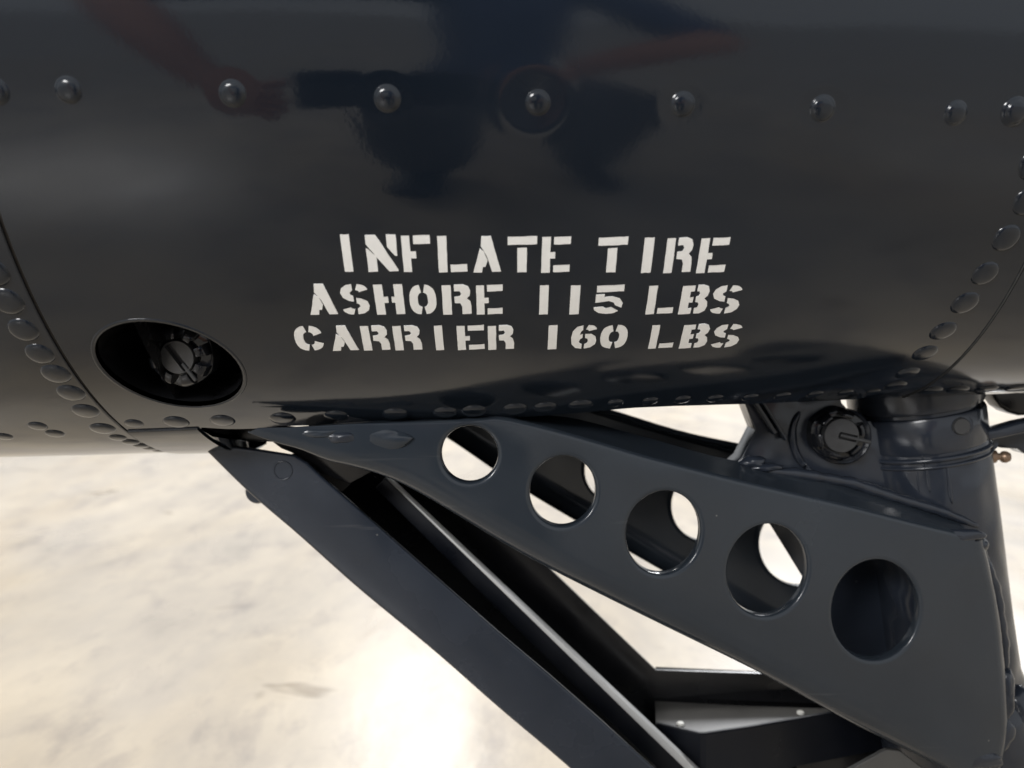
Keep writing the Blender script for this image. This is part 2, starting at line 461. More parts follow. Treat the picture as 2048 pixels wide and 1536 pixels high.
border2([(xs_c[0], TOP*R0+(left_end-TOP*R0)*k/70) for k in range(71)], False, -1)
border2([(xs_c[-1], TOP*R0+(edge_th(xs_c[-1])*R0-TOP*R0)*k/60) for k in range(61)], False, 1)
border2(list(reversed(low)), False, 1)
border2(hole2d, True, 1)
ctr = mb.build('skin_panel', M['skin'], tail)

# sealant strip behind the left seam; pale bead painting the right seam's edge highlight
for X, w_, e, nm, mt in ((XL, 0.012, R_(91), 'seam_strip', 'gap'), (XR, 0.0005, edge_th(XR), 'seam_highlight', 'bolt')):
    mb = MB(); rows = []
    for x in (X-w_, X, X+w_):
        rows.append([S(x, TOP+(e-TOP)*k/90, (-0.0016 if x == X else -0.0024) if nm == 'seam_strip' else (0.0010 if x == X else 0.0)) for k in range(91)])
    mb.grid(rows); mb.build(nm, M[mt], tail)
# far half of the cone, closing the volume
mb = MB(); rows = []
for X in frange(-1.6, 1.28, 0.08):
    e = 2*math.pi+TOP
    st = math.pi-edge_th(X) if X > X0 else R_(91)
    rows.append([S(X, st+(e-st)*k/50) for k in range(51)])
mb.grid(rows); mb.build('far_skin', M['skin'], tail)
for X in (-1.6, 1.28):
    mb = MB(); mb.fan([S(X, 2*math.pi*k/64, -0.001) for k in range(64)]); mb.build('bulkhead', M['black'], tail)
# belly plate in front of the wheel well, lapped over the skin
mb = MB(); rows = []
bx0, bx1 = XL+GAP, X0-0.001
for i in range(15):
    X = bx0+(bx1-bx0)*i/14
    t0 = lin([(bx0, hit(243, 861)[1]), (bx1, hit(395, 852)[1]+0.01)], X)
    r = [S(X, t0, 0.0), S(X, t0+0.001, 0.0010), S(X, t0+0.004, 0.0014)]
    r += [S(X, t0+0.004+(R_(91)-t0)*k/16, 0.0014) for k in range(1, 17)]
    rows.append(r)
mb.grid(rows); mb.build('belly_plate', M['skin'], tail)
mb = MB(); mb.fan([S(X0-.003, R_(20+140*k/40), -.004) for k in range(41)]); mb.build('well_bulkhead', M['black'], tail)
# stiffening lip inside the edge of the wheel well
mb = MB(); rows = []
for X in frange(X0+0.012, 0.56, 0.012):
    th = edge_th(X)-0.006
    rows.append([S(X, th, -0.0030), S(X, th-0.002, -0.012), S(X, th-0.01, -0.022)])
mb.grid(rows); mb.build('edge_flange', M['skin'], tail)

slab('well_shade_block', [at_y(p[0], p[1], YC-.25*A) for p in [(397, 853), (520, 848), (680, 870), (775, 925), (700, 968), (640, 946), (600, 912), (562, 897), (545, 884), (500, 882), (440, 872)]], 0.010, M['black'], tail, 0.0008)  # black slab added for the dark of the well seen in the slit
# ---- rivets
def rivet_mesh(name, r, h, brazier):
    prof = [(r*1.10, -0.0012), (r*1.05, -0.0001), (r*1.0, h*0.16)] if brazier else [(r*1.30, -0.0008), (r*1.16, 0.00005), (r*1.06, h*0.10), (r*0.99, h*0.26)]
    for k in range(1, 7):
        a = math.pi/2*k/6
        if brazier: prof.append((r*0.98*math.cos(a)**0.75 if k < 6 else 0.0, h*(0.16+0.84*math.sin(a))))
        else: prof.append((r*0.97*math.cos(a) if k < 6 else 0.0, h*(0.26+0.74*math.sin(a))))
    mb = MB(); lathe(mb, (0, 0, 0), (0, 0, 1), prof, 28)
    mb.f = [f for f in mb.f if len(f) <= 4]; mb.sm = [True]*len(mb.f)
    me = bpy.data.meshes.new(name); me.from_pydata([tuple(p) for p in mb.v], [], mb.f)
    bm = bmesh.new(); bm.from_mesh(me); bmesh.ops.remove_doubles(bm, verts=bm.verts, dist=1e-7); bmesh.ops.recalc_face_normals(bm, faces=bm.faces)
    for f in bm.faces: f.smooth = True
    bm.to_mesh(me); bm.free(); me.materials.append(M['rivet_or_disc']); return me
RM = {'d': rivet_mesh('dome_rivet', 0.0055, 0.0023, False), 'b': rivet_mesh('brazier_rivet', 0.0078, 0.0019, True), 's': rivet_mesh('small_rivet', 0.0056, 0.0014, True)}
def rivet_or_disc(px, py, kind, off=0.0, xt=None):
    X, th = xt if xt else hit(px, py)
    o = bpy.data.objects.new('rivet_or_disc', RM[kind]); C.objects.link(o); o.parent = tail
    n = N(X, th); q = n.to_track_quat('Z', 'X')
    tilt = random.uniform(-0.015, 0.015)
    o.matrix_parent_inverse = Matrix.Translation(-tail.location)
    o.matrix_basis = Matrix.Translation(S(X, th, off)) @ q.to_matrix().to_4x4() @ Matrix.Rotation(tilt, 4, 'X') @ Matrix.Scale(random.uniform(0.96, 1.05), 4)
for p in [(-8, 183), (137, 180), (465, 187), (774, 197), (1075, 205), (1365, 209), (1645, 217), (1911, 226)]: rivet_or_disc(*p, 'd')
rivet_or_disc(2030, 223, 'd', 0.0009)
for p in [(2066, 330), (2054, 403), (2013, 476), (1970, 547), (1930, 606), (1886, 662), (1850, 706), (1815, 746), (1790, 772)]: rivet_or_disc(*p, 'b')
for p in [(1862, 779), (1914, 777), (1972, 775), (2032, 773)]: rivet_or_disc(*p, 'b', 0.0009)
for p in [(-14, 545), (15, 603), (47, 660), (80, 708), (112, 748), (142, 786), (171, 822), (206, 857), (236, 875), (262, 884), (283, 891), (303, 896), (320, 900)]: rivet_or_disc(*p, 'b' if p[1] < 860 else 's')
for p in [(75, 852), (110, 867), (8, 873)]: rivet_or_disc(*p, 's')
for p in [(268, 847), (352, 844), (445, 841), (565, 837), (672, 832), (790, 828), (890, 825), (948, 822), (1030, 818), (1090, 815), (1160, 811), (1230, 806), (1300, 802), (1365, 799), (1430, 797), (1500, 795),
          (1565, 792), (1630, 789), (1690, 786), (1745, 784)]: rivet_or_disc(*p, 's' if p[0] < 300 or p[0] > 1200 else 'b')

# ---- stencilled lettering: painted shapes of one film thickness on the skin
def bar(x0, y0, x1, y1): return [(x0, y0), (x1, y0), (x1, y1), (x0, y1)]
def ring(cx, cy, rx, ry, tx, ty, a0, a1, n=9, e=2.6):
    def pt(a, X, Y):
        c, s_ = math.cos(R_(a)), math.sin(R_(a))
        return (cx+X*math.copysign(abs(c)**(2/e), c), cy+Y*math.copysign(abs(s_)**(2/e), s_))
    o = [pt(a0+(a1-a0)*k/n, rx, ry) for k in range(n+1)]
    i = [pt(a1+(a0-a1)*k/n, rx-tx, ry-ty) for k in range(n+1)]
    return o+i
ST = 0.31
def bowl_r(y0, y1, x0, x1, t, ty):        # D shaped bowl, open to the left
    cy = (y0+y1)/2; ry = (y1-y0)/2; n = 8; o, i = [(x0, y1)], [(x0, y1-ty)]
    xm = x0+(x1-x0)*0.45
    for k in range(n+1):
        a = math.pi/2-math.pi*k/n
        o.append((xm+(x1-xm)*math.cos(a)**0.8 if abs(math.cos(a)) > 1e-6 else xm, cy+ry*math.sin(a)))
        i.append((xm-0.03+(x1-t-xm+0.03)*max(0, math.cos(a))**0.8, cy+(ry-ty)*math.sin(a)))
    o.append((x0, y0)); i.append((x0, y0+ty))
    return o+i[::-1]
G = {
 'I': [bar(0, 0, 1, 1)], '1': [bar(0, 0, 1, 1)],
 'N': [[(0, 0), (ST, 0), (ST, .42), (.06, .64), (0, .66)], [(0, 1), (.34, 1), (1, .04), (1, 0), (.69, 0), (0, .76)], [(.69, 1), (1, 1), (1, .42), (.92, .44), (.69, .68)]],
 'F': [[(0, 0), (ST-.02, 0), (ST-.02, .38), (.48, .38), (.48, .58), (ST-.02, .58), (ST-.02, 1), (0, 1)], bar(.41, .77, 1, 1)],
 'L': [bar(0, 0, .31, 1), bar(.42, 0, 1, .21)],
 'A': [[(.33, 1), (.66, 1), (1, 0), (.68, 0), (.49, .48), (.30, .74)], [(.26, .68), (.40, .58), (.52, .34), (.44, .16), (.35, .16), (.31, 0), (0, 0)]],
 'T': [bar(0, .78, 1, 1), bar(.33, 0, .66, .70)],
 'E': [[(0, 0), (.30, 0), (.30, .40), (.47, .40), (.47, .58), (.30, .58), (.30, 1), (0, 1)], bar(.41, .79, 1, 1), bar(.42, 0, 1, .21)],
 'R': [bar(0, 0, .31, 1), [(.42, 1), (.72, 1), (.90, .94), (.97, .80), (.95, .64), (.84, .54), (.96, .44), (1, .26), (1, 0), (.68, 0), (.68, .26), (.62, .38), (.42, .40), (.42, .60), (.60, .62), (.66, .70), (.60, .79), (.42, .79)]],
 'H': [[(0, 0), (.31, 0), (.31, .40), (.46, .40), (.46, .60), (.31, .60), (.31, 1), (0, 1)], [(.69, 0), (1, 0), (1, 1), (.69, 1), (.69, .60), (.58, .60), (.58, .40), (.69, .40)]],
 'O': [ring(.5, .5, .5, .5, .31, .26, 97, 263, 12), ring(.5, .5, .5, .5, .31, .26, -83, 83, 12)],
 'C': [ring(.5, .5, .5, .5, .31, .24, 97, 263, 12), ring(.5, .5, .5, .5, .31, .24, 18, 83, 7), ring(.5, .5, .5, .5, .31, .24, -83, -18, 7)],
 'S': [ring(.5, .71, .5, .29, .32, .19, 16, 80, 6), [(.45, 1), (.24, .98), (.06, .88), (.01, .74), (.06, .58), (.22, .50), (.62, .42), (.66, .36), (.70, .50), (.90, .44), (.98, .30), (.92, .12), (.74, .02), (.55, 0), (.55, .20), (.66, .24), (.66, .32), (.56, .38), (.42, .42)][:0] or
       [(.45, 1), (.24, .98), (.07, .88), (.01, .73), (.08, .57), (.28, .47), (.45, .44), (.45, .62), (.36, .66), (.34, .73), (.45, .80)],
       [(.55, .56), (.55, .38), (.64, .34), (.66, .27), (.55, .20), (.55, 0), (.78, .03), (.95, .14), (1, .29), (.93, .44), (.74, .53)],
       ring(.5, .29, .5, .29, .32, .19, 196, 262, 6)],
 'B': [[(0, 0), (.44, 0), (.44, .20), (.31, .20), (.31, .41), (.44, .41), (.44, .60), (.31, .60), (.31, .80), (.44, .80), (.44, 1), (0, 1)],
       [(.54, 1), (.74, 1), (.91, .94), (.98, .78), (.94, .63), (.84, .53), (.96, .42), (1, .25), (.94, .08), (.76, 0), (.54, 0), (.54, .20), (.64, .22), (.67, .31), (.63, .40), (.54, .42), (.54, .60), (.62, .62), (.66, .70), (.62, .79), (.54, .80)]],
 '5': [bar(.06, .78, 1, 1), [(.04, .70), (.34, .70), (.34, .60), (.62, .62), (.88, .54), (1, .36), (.96, .20), (.74, .30), (.68, .40), (.50, .46), (.04, .42)],
       [(0, .26), (.30, .26), (.42, .20), (.60, .24), (.86, .09), (.70, .01), (.45, 0), (.18, .05), (.02, .16)]],
 '6': [[(.44, 1), (.20, .94), (.04, .76), (0, .50), (.04, .22), (.20, .05), (.44, 0), (.44, .19), (.35, .24), (.32, .33), (.36, .43), (.44, .47), (.44, .64), (.33, .60), (.36, .74), (.44, .80)],
       ring(.5, .71, .48, .29, .31, .18, 14, 78, 6),
       [(.54, .64), (.54, .47), (.64, .43), (.67, .33), (.63, .23), (.54, .19), (.54, 0), (.78, .04), (.96, .17), (1, .33), (.95, .50), (.78, .62)]],
}
G['0'] = G['O']
LINES = [
 ('INFLATE TIRE', [(270, 306), (371, 497), (520, 637), (665, 784), (809, 925), (952, 1072), (1091, 1208), None, (1324, 1444), (1506, 1546), (1601, 1713), (1738, 1855)], [(260, 100), (640, 107), (1900, 118)], [(280, 257), (900, 261), (1860, 263)]),
 ('ASHORE 115 LBS', [(127, 243), (264, 380), (406, 524), (548, 658), (683, 802), (822, 930), None, (1082, 1118), (1211, 1250), (1310, 1428), None, (1527, 1639), (1661, 1775), (1790, 1908)], [(140, 307), (900, 313), (1910, 315)], [(140, 437), (1900, 435)]),
 ('CARRIER 160 LBS', [(75, 192), (220, 330), (352, 463), (483, 595), (652, 685), (744, 855), (871, 978), None, (1119, 1155), (1213, 1318), (1335, 1445), None, (1540, 1640), (1665, 1775), (1795, 1908)], [(70, 482), (900, 481), (1910, 477)], [(70, 588), (900, 583), (1910, 576)]),
]
ZS = 980/2048
for text, boxes, ytop, ybot in LINES:
    mb = MB()
    for ch, bx in zip(text, boxes):
        if bx is None: continue
        yb = lin(ybot, bx[0]); yt = lin(ytop, bx[0])
        pxa, pxb, pyb, pyt = 560+bx[0]*ZS, 560+bx[1]*ZS, 420+yb*ZS, 420+yt*ZS
        Xa, t_b = hit(pxa, pyb); Xb, _ = hit(pxb, pyb); _, t_t = hit((pxa+pxb)/2, pyt)
        jx = random.uniform(-.0003, .0003); rot = random.uniform(-0.012, 0.012)
        for poly in G[ch]:
            P = []
            n = len(poly)
            for i in range(n):                       # finer outline, with the slight wander of a hand-cut stencil
                p, q = poly[i], poly[(i+1) % n]
                m = max(1, int(math.hypot((q[0]-p[0]), (q[1]-p[1]))/0.16))
                for k in range(m):
                    P.append((p[0]+(q[0]-p[0])*k/m+random.uniform(-.006, .006), p[1]+(q[1]-p[1])*k/m+random.uniform(-.006, .006)))
            W = [(Xa+jx+(Xb-Xa)*(x+rot*(y-.5)), (t_b+(t_t-t_b)*y)*R0) for x, y in P]
            ov, of = cdt(W)
            top = [mb.add(S(p[0], p[1]/R0, 0.00032), N(p[0], p[1]/R0)) for p in ov]
            for f in of:
                a, b, c = (mb.v[top[i]] for i in f[:3])
                if (b-a).cross(c-a).dot(N(W[0][0], W[0][1]/R0)) < 0: f = f[::-1]
                mb.face([top[i] for i in f], True)
            cx = sum(p[0] for p in W)/len(W); cy = sum(p[1] for p in W)/len(W)
            a_ = [mb.add(S(p[0], p[1]/R0, 0.00032), (S(p[0], p[1]/R0)-S(cx, cy/R0)).normalized()) for p in W]
            b_ = [mb.add(S(p[0], p[1]/R0, -0.0001), (S(p[0], p[1]/R0)-S(cx, cy/R0)).normalized()) for p in W]
            for i in range(len(W)):
                j = (i+1) % len(W); mb.face((a_[i], a_[j], b_[j], b_[i]), True)
    o = mb.build('stencil_lettering', M['white'], tail); o['label'] = 'white stencilled words ' + text

# ---- recessed access opening with a castellated nut in it
mb = MB()
H3 = [S(x, t, -0.0026) for x, t in HOLE]
cc = sum(H3, Vector())/len(H3)
rows = []
for k, (dd, sc_) in enumerate(((0, 1.0), (0.006, .985), (0.02, .97), (0.045, .97), (0.062, .95), (0.070, .86), (0.072, 0.0))):
    rows.append([cc+(p-cc)*sc_+Vector((0, dd if sc_ else dd+.002, 0.25*dd)) + (Vector((0, (cc.y+dd - (cc+(p-cc)*sc_).y - dd)*min(1, dd/0.05), 0))) for p in H3])
mb.grid(rows, True, True)
cup = mb.build('recess_cup', M['black'], tail)
mb = MB(); rows = []                                   # rolled lip round the opening
for i, (x, t) in enumerate(HOLE):
    P = S(x, t); n = N(x, t)
    tdir = (S(*HOLE[(i+1) % len(HOLE)])-S(*HOLE[i-1])).normalized(); o_ = tdir.cross(n).normalized()
    if o_.dot(P-cc) < 0: o_ = -o_
    rr = 0.0011
    rows.append([P+o_*(0.0014+rr*math.cos(a))+n*(-0.0002+rr*0.62*math.sin(a)) for a in [2*math.pi*k/10 for k in range(10)]])
rows.append(rows[0]); mb.grid(rows, True, True)
mb.build('opening_lip', M['skin'], tail)

def castle_nut(origin, axis, rb, parent, slot_deg, half, lugs=6, up=Vector((0, 0, 1)), pin=True, k_out=1.95):
    """castellated nut, threaded bolt end with cotter slot and pin; axis points to the viewer"""
    ax = Vector(axis).normalized(); u = (up-ax*up.dot(ax)).normalized().cross(ax); u = -u; v = ax.cross(u)
    if u.x < 0: u = -u; v = -v
    def P(a, r, h): return Vector(origin)+(u*math.cos(a)+v*math.sin(a))*r+ax*h
    mb = MB()
    ro, ri = rb*k_out, rb*1.14
    n = 72; rows = []
    hexr = lambda a: ro/max(0.80, math.cos(((a+math.pi/6) % (math.pi/3))-math.pi/6))**0.35
    for (f, h) in ((1.0, -rb*1.9), (1.0, -rb*0.75), (0.985, -rb*0.66), (0.93, -rb*0.60)):
        rows.append([P(2*math.pi*k/n, hexr(2*math.pi*k/n)*f, h) for k in range(n)])
    rows.append([P(2*math.pi*k/n, ri*0.95, -rb*0.60) for k in range(n)])
    mb.grid(rows, True, True)
    nut = mb.build('castellated_nut', M['nut'], parent, angle=R_(40))
    lo = []
    for i in range(lugs):
        a0 = 2*math.pi*i/lugs+R_(14); wdt = 2*math.pi/lugs*0.50
        prof = []
        mb = MB(); rows = []
        for k in range(9):
            a = a0+wdt*(k/8-.5)
            e = 1-abs(k/8-.5)**4*3.0
            rows.append([P(a, ri, -rb*.7), P(a, ri*1.02, rb*.02+rb*.10*e), P(a, ri*1.12, rb*.18*e-rb*.04), P(a, ro*.84, rb*.14*e-rb*.06), P(a, ro*.94, -rb*.10), P(a, ro*.99, -rb*.62)])
        ids = mb.grid(rows, True); mb.face(ids[0]); mb.face(ids[-1][::-1])
        lo.append(sub(mb.build('lug', M['nut'], None, angle=R_(50)), nut))
        lo[-1].matrix_parent_inverse = Matrix()
    # bolt end with slot
    sa = R_(slot_deg); sd = u*math.cos(sa)+v*math.sin(sa); sn = ax.cross(sd)
    sw = rb*0.21
    mb = MB()
    loop = [(rb*math.cos(2*math.pi*k/64), rb*math.sin(2*math.pi*k/64)) for k in range(64)]
    if half: slot = [(-.16*rb, -sw)] + [( rb*0.93, -sw), (rb*0.93, sw), (-.16*rb, sw), (-.22*rb, sw*.6), (-.22*rb, -sw*.6)]
    else: slot = [(-rb*.93, -sw), (rb*.93, -sw), (rb*.93, sw), (-rb*.93, sw)]
    ov, of = cdt(loop, [slot])
    W = lambda p, h: Vector(origin)+sd*p[0]+sn*p[1]+ax*h
    dome = lambda p: rb*0.10*(1-(p[0]**2+p[1]**2)/(rb*rb))
    ids = [mb.add(W(p, rb*.08+dome(p))) for p in ov]
    for f in of: mb.face([ids[i] for i in f], False)
    mb.grid([[W(p, rb*.08+dome(p)) for p in slot], [W(p, -rb*.35) for p in slot]], False, True); mb.fan([W(p, -rb*.35) for p in slot])
    mb.grid([[W(p, rb*.08) for p in loop], [W((p[0]*1.05, p[1]*1.05), rb*.0) for p in loop], [W((p[0]*1.05, p[1]*1.05), -rb*.5) for p in loop]], True, True)
    bolt = mb.build('bolt_end', M['bolt'], parent, angle=R_(35))
    if pin:
        mb = MB(); a, b = (-.1*rb if half else rb*.45), rb*1.75
        lathe(mb, Vector(origin)+sd*a-ax*rb*.03, sd, [(0.0, 0), (sw*.55, sw*.15), (sw*.62, sw*.6), (sw*.62, (b-a)*.9), (sw*.5, b-a), (0, b-a+sw*.2)], 12)
        mb.build('cotter_pin', M['bolt'], parent, angle=R_(40))
castle_nut(cc+Vector((-0.0012, 0.012, 0.002)), (-0.02, -1, -0.16), 0.0097, tail, -56, False, 8)

# ------------------------------------------------------------------ the tail wheel fork: two arms, strut, fittings
fork = empty('tail_wheel_fork', (1.4*A, YC, ZC-1.6*A), 'dark painted tail wheel fork with a row of five round holes in its near arm', 'landing gear')
T_PX = [(512, 857), (600, 855), (700, 851), (800, 850), (890, 849), (960, 846), (1010, 846), (1150, 881), (1300, 925), (1500, 976), (1700, 1022), (1850, 1060), (1950, 1083)]
FL_PX = [(525, 848), (700, 846), (890, 843), (1010, 832), (1133, 834), (1300, 877), (1448, 917), (1653, 953), (1800, 996), (1960, 1050)]
B_PX = [(512, 857.6), (560, 867), (610, 879), (660, 892), (710, 903), (770, 918), (850, 950), (920, 986), (1010, 1036), (1160, 1118), (1300, 1187), (1490, 1277), (1700, 1386), (1840, 1456), (1920, 1502), (1996, 1552)]
O_PX = [(512, 858.2), (560, 877), (610, 893), (660, 915), (710, 929), (770, 950), (850, 990), (1000, 1080), (1100, 1136), (1300, 1236), (1530, 1349), (1700, 1443), (1840, 1512), (1900, 1546), (1960, 1584), (2010, 1620)]
RT_PX = [(1950, 1083), (1976, 1150), (1994, 1240), (2003, 1320), (2009, 1400), (2010, 1470), (1996, 1552)]
HOLES_PX = [((939, 909), 57, 57, 0), ((1126, 983), 66, 71, 12), ((1327, 1066), 74, 84, 14), ((1535, 1141), 80, 93, 14), ((1752, 1221), 87, 101, 8)]
RBT = 0.0165
def xz(p): return (p.x, p.z)
def arm(side):
    def W(x, z, off): return Vector((x, YC-side*(HS(x)-off), z))
    top2 = [xz(at_arm(*p)) for p in smooth_poly(T_PX, 60)]
    rt2 = [(q[0]-.004*min(1, i_/3), q[1]) for i_, q in enumerate([xz(at_arm(*p)) for p in smooth_poly(RT_PX, 18)])]
    bot2 = [xz(at_arm(*p)) for p in smooth_poly(B_PX, 60)]
    outl = top2 + rt2[1:-1] + bot2[::-1]
    rims = []; holes = []
    for (c, a, b, rot) in (HOLES_PX if side > 0 else [((1305, 1066), 76, 84, 14)] + HOLES_PX[3:]):
        def el(k):
            r = []
            for i in range(48):
                t = 2*math.pi*i/48; ca, sa = math.cos(R_(rot)), math.sin(R_(rot)); u, v = (a+k)*math.cos(t), (b+k)*math.sin(t)
                r.append(xz(at_arm(c[0]+u*ca-v*sa, c[1]+u*sa+v*ca)))
            return r
        holes.append(el(9)); rims.append((el(9), el(4), el(1), el(0)))
    mb = MB()
    ov, of = cdt(outl, holes)
    for off in (0.0, 0.0032):
        ids = [mb.add(W(p[0], p[1], off)) for p in ov]
        for f in of: mb.face([ids[i] for i in f], True)
    # lower bend: the sheet rolls inwards
    o2 = [xz(at_arm(p[0], p[1], RBT)) for p in smooth_poly(O_PX, 60)]
    rows = []
    xt0, xt1 = bot2[0][0], at_arm(800, 930).x
    tb = [min(1, max(0.03, (b[0]-xt0)/(xt1-xt0))) for b in bot2]
    for k in range(8):
        ph = math.pi/2*k/7; s_ = math.sin(ph); d = RBT*(1-math.cos(ph))
        rows.append([W(b[0]+(o[0]-b[0])*s_, b[1]+(o[1]-b[1])*s_, d*q) for b, o, q in zip(bot2, o2, tb)])
    rows.append([W(o[0], o[1]+0.001, (RBT+0.014)*q) for o, q in zip(o2, tb)])
    mb.grid(rows, True)
    # upper bend and flange
    ft = [at_arm(p[0], p[1], 0.15*A) for p in smooth_poly(FL_PX, 60)]; ft = [(p.x, p.z) for p in ft]
    xa, xb = top2[0][0], at_arm(1010, 846).x
    tp = [min(1, max(0.03, (t[0]-xa)/(xb-xa)))**1.5 for t in top2]
    f2 = [Vector((0, 0, t[1]+0.004*q+(max(lin(ft, t[0]), t[1]+.0045)-t[1]-0.004)*q)) for t, q in zip(top2, tp)]
    rows = []
    for k in range(6):
        ph = math.pi/2*k/5
        rows.append([W(t[0], t[1]+0.004*q*math.sin(ph), 0.004*q*(1-math.cos(ph))) for t, q in zip(top2, tp)])
    for fr_ in (0.33, 0.66, 1.0):
        rows.append([W(t[0], t[1]+0.004*q+(f.z-t[1]-0.004*q)*fr_, 0.004*q+(0.15*A-.004)*q*fr_) for t, f, q in zip(top2, f2, tp)])
    rows.append([W(t[0], f.z-0.004*q, 0.15*A*q+.001*q) for t, f, q in zip(top2, f2, tp)])
    mb.grid(rows, True)
    # rolled right end towards the strut
    rows = []
    for k in range(6):
        ph = math.pi/2*k/5
        rows.append([W(r[0]+0.011*math.sin(ph), r[1], 0.011*(1-math.cos(ph))) for r in rt2])
    rows.append([W(r[0]+0.0115, r[1], 0.026) for r in rt2])
    mb.grid(rows, True)
    o = mb.build('fork_arm', M['arm'], fork, angle=R_(38))
    for (e9, e4, e1, e0) in rims:
        mb = MB()
        rows = [[W(x, z, 0.0) for x, z in e9], [W(x, z, 0.0002) for x, z in e4], [W(x, z, 0.0011) for x, z in e1], [W(x, z, 0.0026) for x, z in e0], [W(x, z, 0.0085) for x, z in e0],
                [W(x, z, 0.0085) for x, z in e1], [W(x, z, 0.0034) for x, z in e9]]
        mb.grid(rows, True, True)
        r = mb.build('hole_rim', M['arm'], None, angle=R_(60)); r.parent = o; r.matrix_parent_inverse = o.matrix_world.inverted() if False else Matrix.Translation(Vector((0, 0, 0)))
        r.matrix_parent_inverse = Matrix()
    return o
near_arm = arm(1); near_arm['label'] = 'near tapered arm with five round lightening holes'
far_arm = arm(-1)

# strut: a raked tube with a collar at its head and a welded boss low down
s_top = Vector((1.33*A, YC, ZC-0.4485*A)); s_ax = Vector((0.177, 0, -1)).normalized()
mb = MB()
wob = lambda a, h: 0.006*math.sin(3*a+h*40)+0.004*math.sin(7*a-h*90)
lathe(mb, s_top, s_ax, [(0.196*A, -0.010), (0.199*A, 0.0), (0.200*A, 0.05), (0.200*A, 0.14), (0.201*A, 0.185), (0.212*A, 0.196), (0.232*A, 0.208), (0.246*A, 0.230), (0.246*A, 0.255), (0.236*A, 0.262), (0.248*A, 0.272), (0.262*A, 0.31), (0.262*A, 0.42)], 72, None, wob)
strut = mb.build('strut', M['strut'], fork, angle=R_(40))
mb = MB()
lathe(mb, s_top, s_ax, [(0.150*A, -0.075), (0.197*A, -0.072), (0.203*A, -0.069), (0.203*A, -0.041), (0.198*A, -0.038), (0.186*A, -0.037), (0.186*A, -0.0345), (0.198*A, -0.034), (0.201*A, -0.032), (0.201*A, -0.009), (0.196*A, -0.006), (0.185*A, -0.005)], 72)
mb.build('strut_collar', M['strut'], fork, angle=R_(30))
mb = MB()
for (hh, rr) in ((-0.0025, 0.0019), (0.0030, 0.0014)):
    rows = []
    u_ = Vector((0, 1, 0)); v_ = s_ax.cross(u_)
    for k in range(64):
        a = 2*math.pi*k/64; rad = u_*math.cos(a)+v_*math.sin(a); c0 = s_top+s_ax*hh+rad*0.200*A
        rows.append([c0+rad*rr*math.cos(b)+s_ax*rr*math.sin(b) for b in [2*math.pi*j/8 for j in range(8)]])
    rows.append(rows[0]); mb.grid(rows, True, True)
mb.build('lock_ring', M['strut'], fork)
def head(px, py, Y, rpx, mat, name, axis=(0, -1, 0), h=0.006, n=28):
    c = at_y(px, py, Y); r = rpx*Y/F
    mb = MB(); lathe(mb, c, axis, [(r, -0.012), (r, h*.55), (r*.95, h*.85), (r*.85, h), (0, h*1.02)], n)
    mb.f = [f for f in mb.f if len(f) <= 4 or True]
    return mb.build(name, mat, fork, angle=R_(40))
head(1916, 851, YC-0.185*A, 18, M['bolt'], 'collar_bolt')
head(1909, 849, YC-0.150*A, 27, M['strut'], 'bolt_washer', h=0.010)
# welded lug plate to the left of the collar and its nut
YL = YC-0.10*A
lugp = [(1486, 796), (1511, 860), (1482, 917), (1440, 950), (1620, 990), (1860, 1060), (1860, 900), (1790, 880), (1748, 852), (1742, 842), (1722, 840), (1702, 826), (1684, 806), (1680, 790)]
slab('lug_plate', [at_y(p[0], p[1], YL) for p in lugp], 0.024, M['strut'], fork, 0.0012)
mb = MB(); c = at_y(1683, 872, YL); rl = 57*YL/F
lathe(mb, c, (0, -1, 0), [(rl, -0.002), (rl, 0.003), (rl*.97, 0.0046), (rl*.92, 0.0052), (rl*.86, 0.0046), (rl*.82, 0.004), (rl*.60, 0.004), (0, 0.004)], 60)
mb.build('lug_boss', M['strut'], fork, angle=R_(50))
castle_nut(at_y(1683, 871, YL-0.020), (-0.05, -1, 0.03), 0.0126, fork, -13, True, 6, k_out=1.62)
# two slanting straps running up into the well beside the lug
for (x0, y0, x1, y1, wpx) in ((1512, 806, 1552, 868, 9), (1528, 806, 1574, 880, 7)):
    a, b = at_y(x0, y0, YL-0.012), at_y(x1, y1, YL-0.012); d = (b-a).normalized(); n_ = Vector((d.z, 0, -d.x))*wpx*YL/F/2*1.0
    slab('strap', [a-d*.03+n_, b+n_, b-n_, a-d*.03-n_], 0.012, M['strut'], fork, 0.0012)
# welds: uneven fillets where the arm meets strut and lug
def weld(pts, r, name='weld_bead', mat=None, Y=None, n=10):
    mb = MB(); rows = []
    P = [Vector(p) for p in pts]; P = resample(P, max(12, int(sum((P[i+1]-P[i]).length for i in range(len(P)-1))/0.0022)))
    for i, p in enumerate(P):
        t = (P[min(len(P)-1, i+1)]-P[max(0, i-1)]).normalized(); u = t.orthogonal().normalized(); v = t.cross(u)
        q = i/(len(P)-1); rr = r*(0.30+0.70*max(0, math.sin(math.pi*q))**.4)*(1+random.uniform(-.04, .04)+0.07*math.sin(i*0.9)+0.10*math.sin(i*0.23+r*900))
        rows.append([p+(u*math.cos(a)+v*math.sin(a))*rr for a in [2*math.pi*k/n for k in range(n)]])
    mb.grid(rows, True, True)
    return mb.build(name, mat or M['strut'], fork)
def ap(px, py, off): return at_arm(px, py, off)
weld([ap(1500, 938, .030), ap(1600, 948, .030), ap(1700, 965, .030), ap(1800, 997, .028), ap(1880, 1022, .026), ap(1955, 1052, .022)], 0.0045)
weld([ap(1962, 1090, .012), ap(1990, 1180, .014), ap(2008, 1280, .014), ap(2010, 1340, .014)], 0.0042)
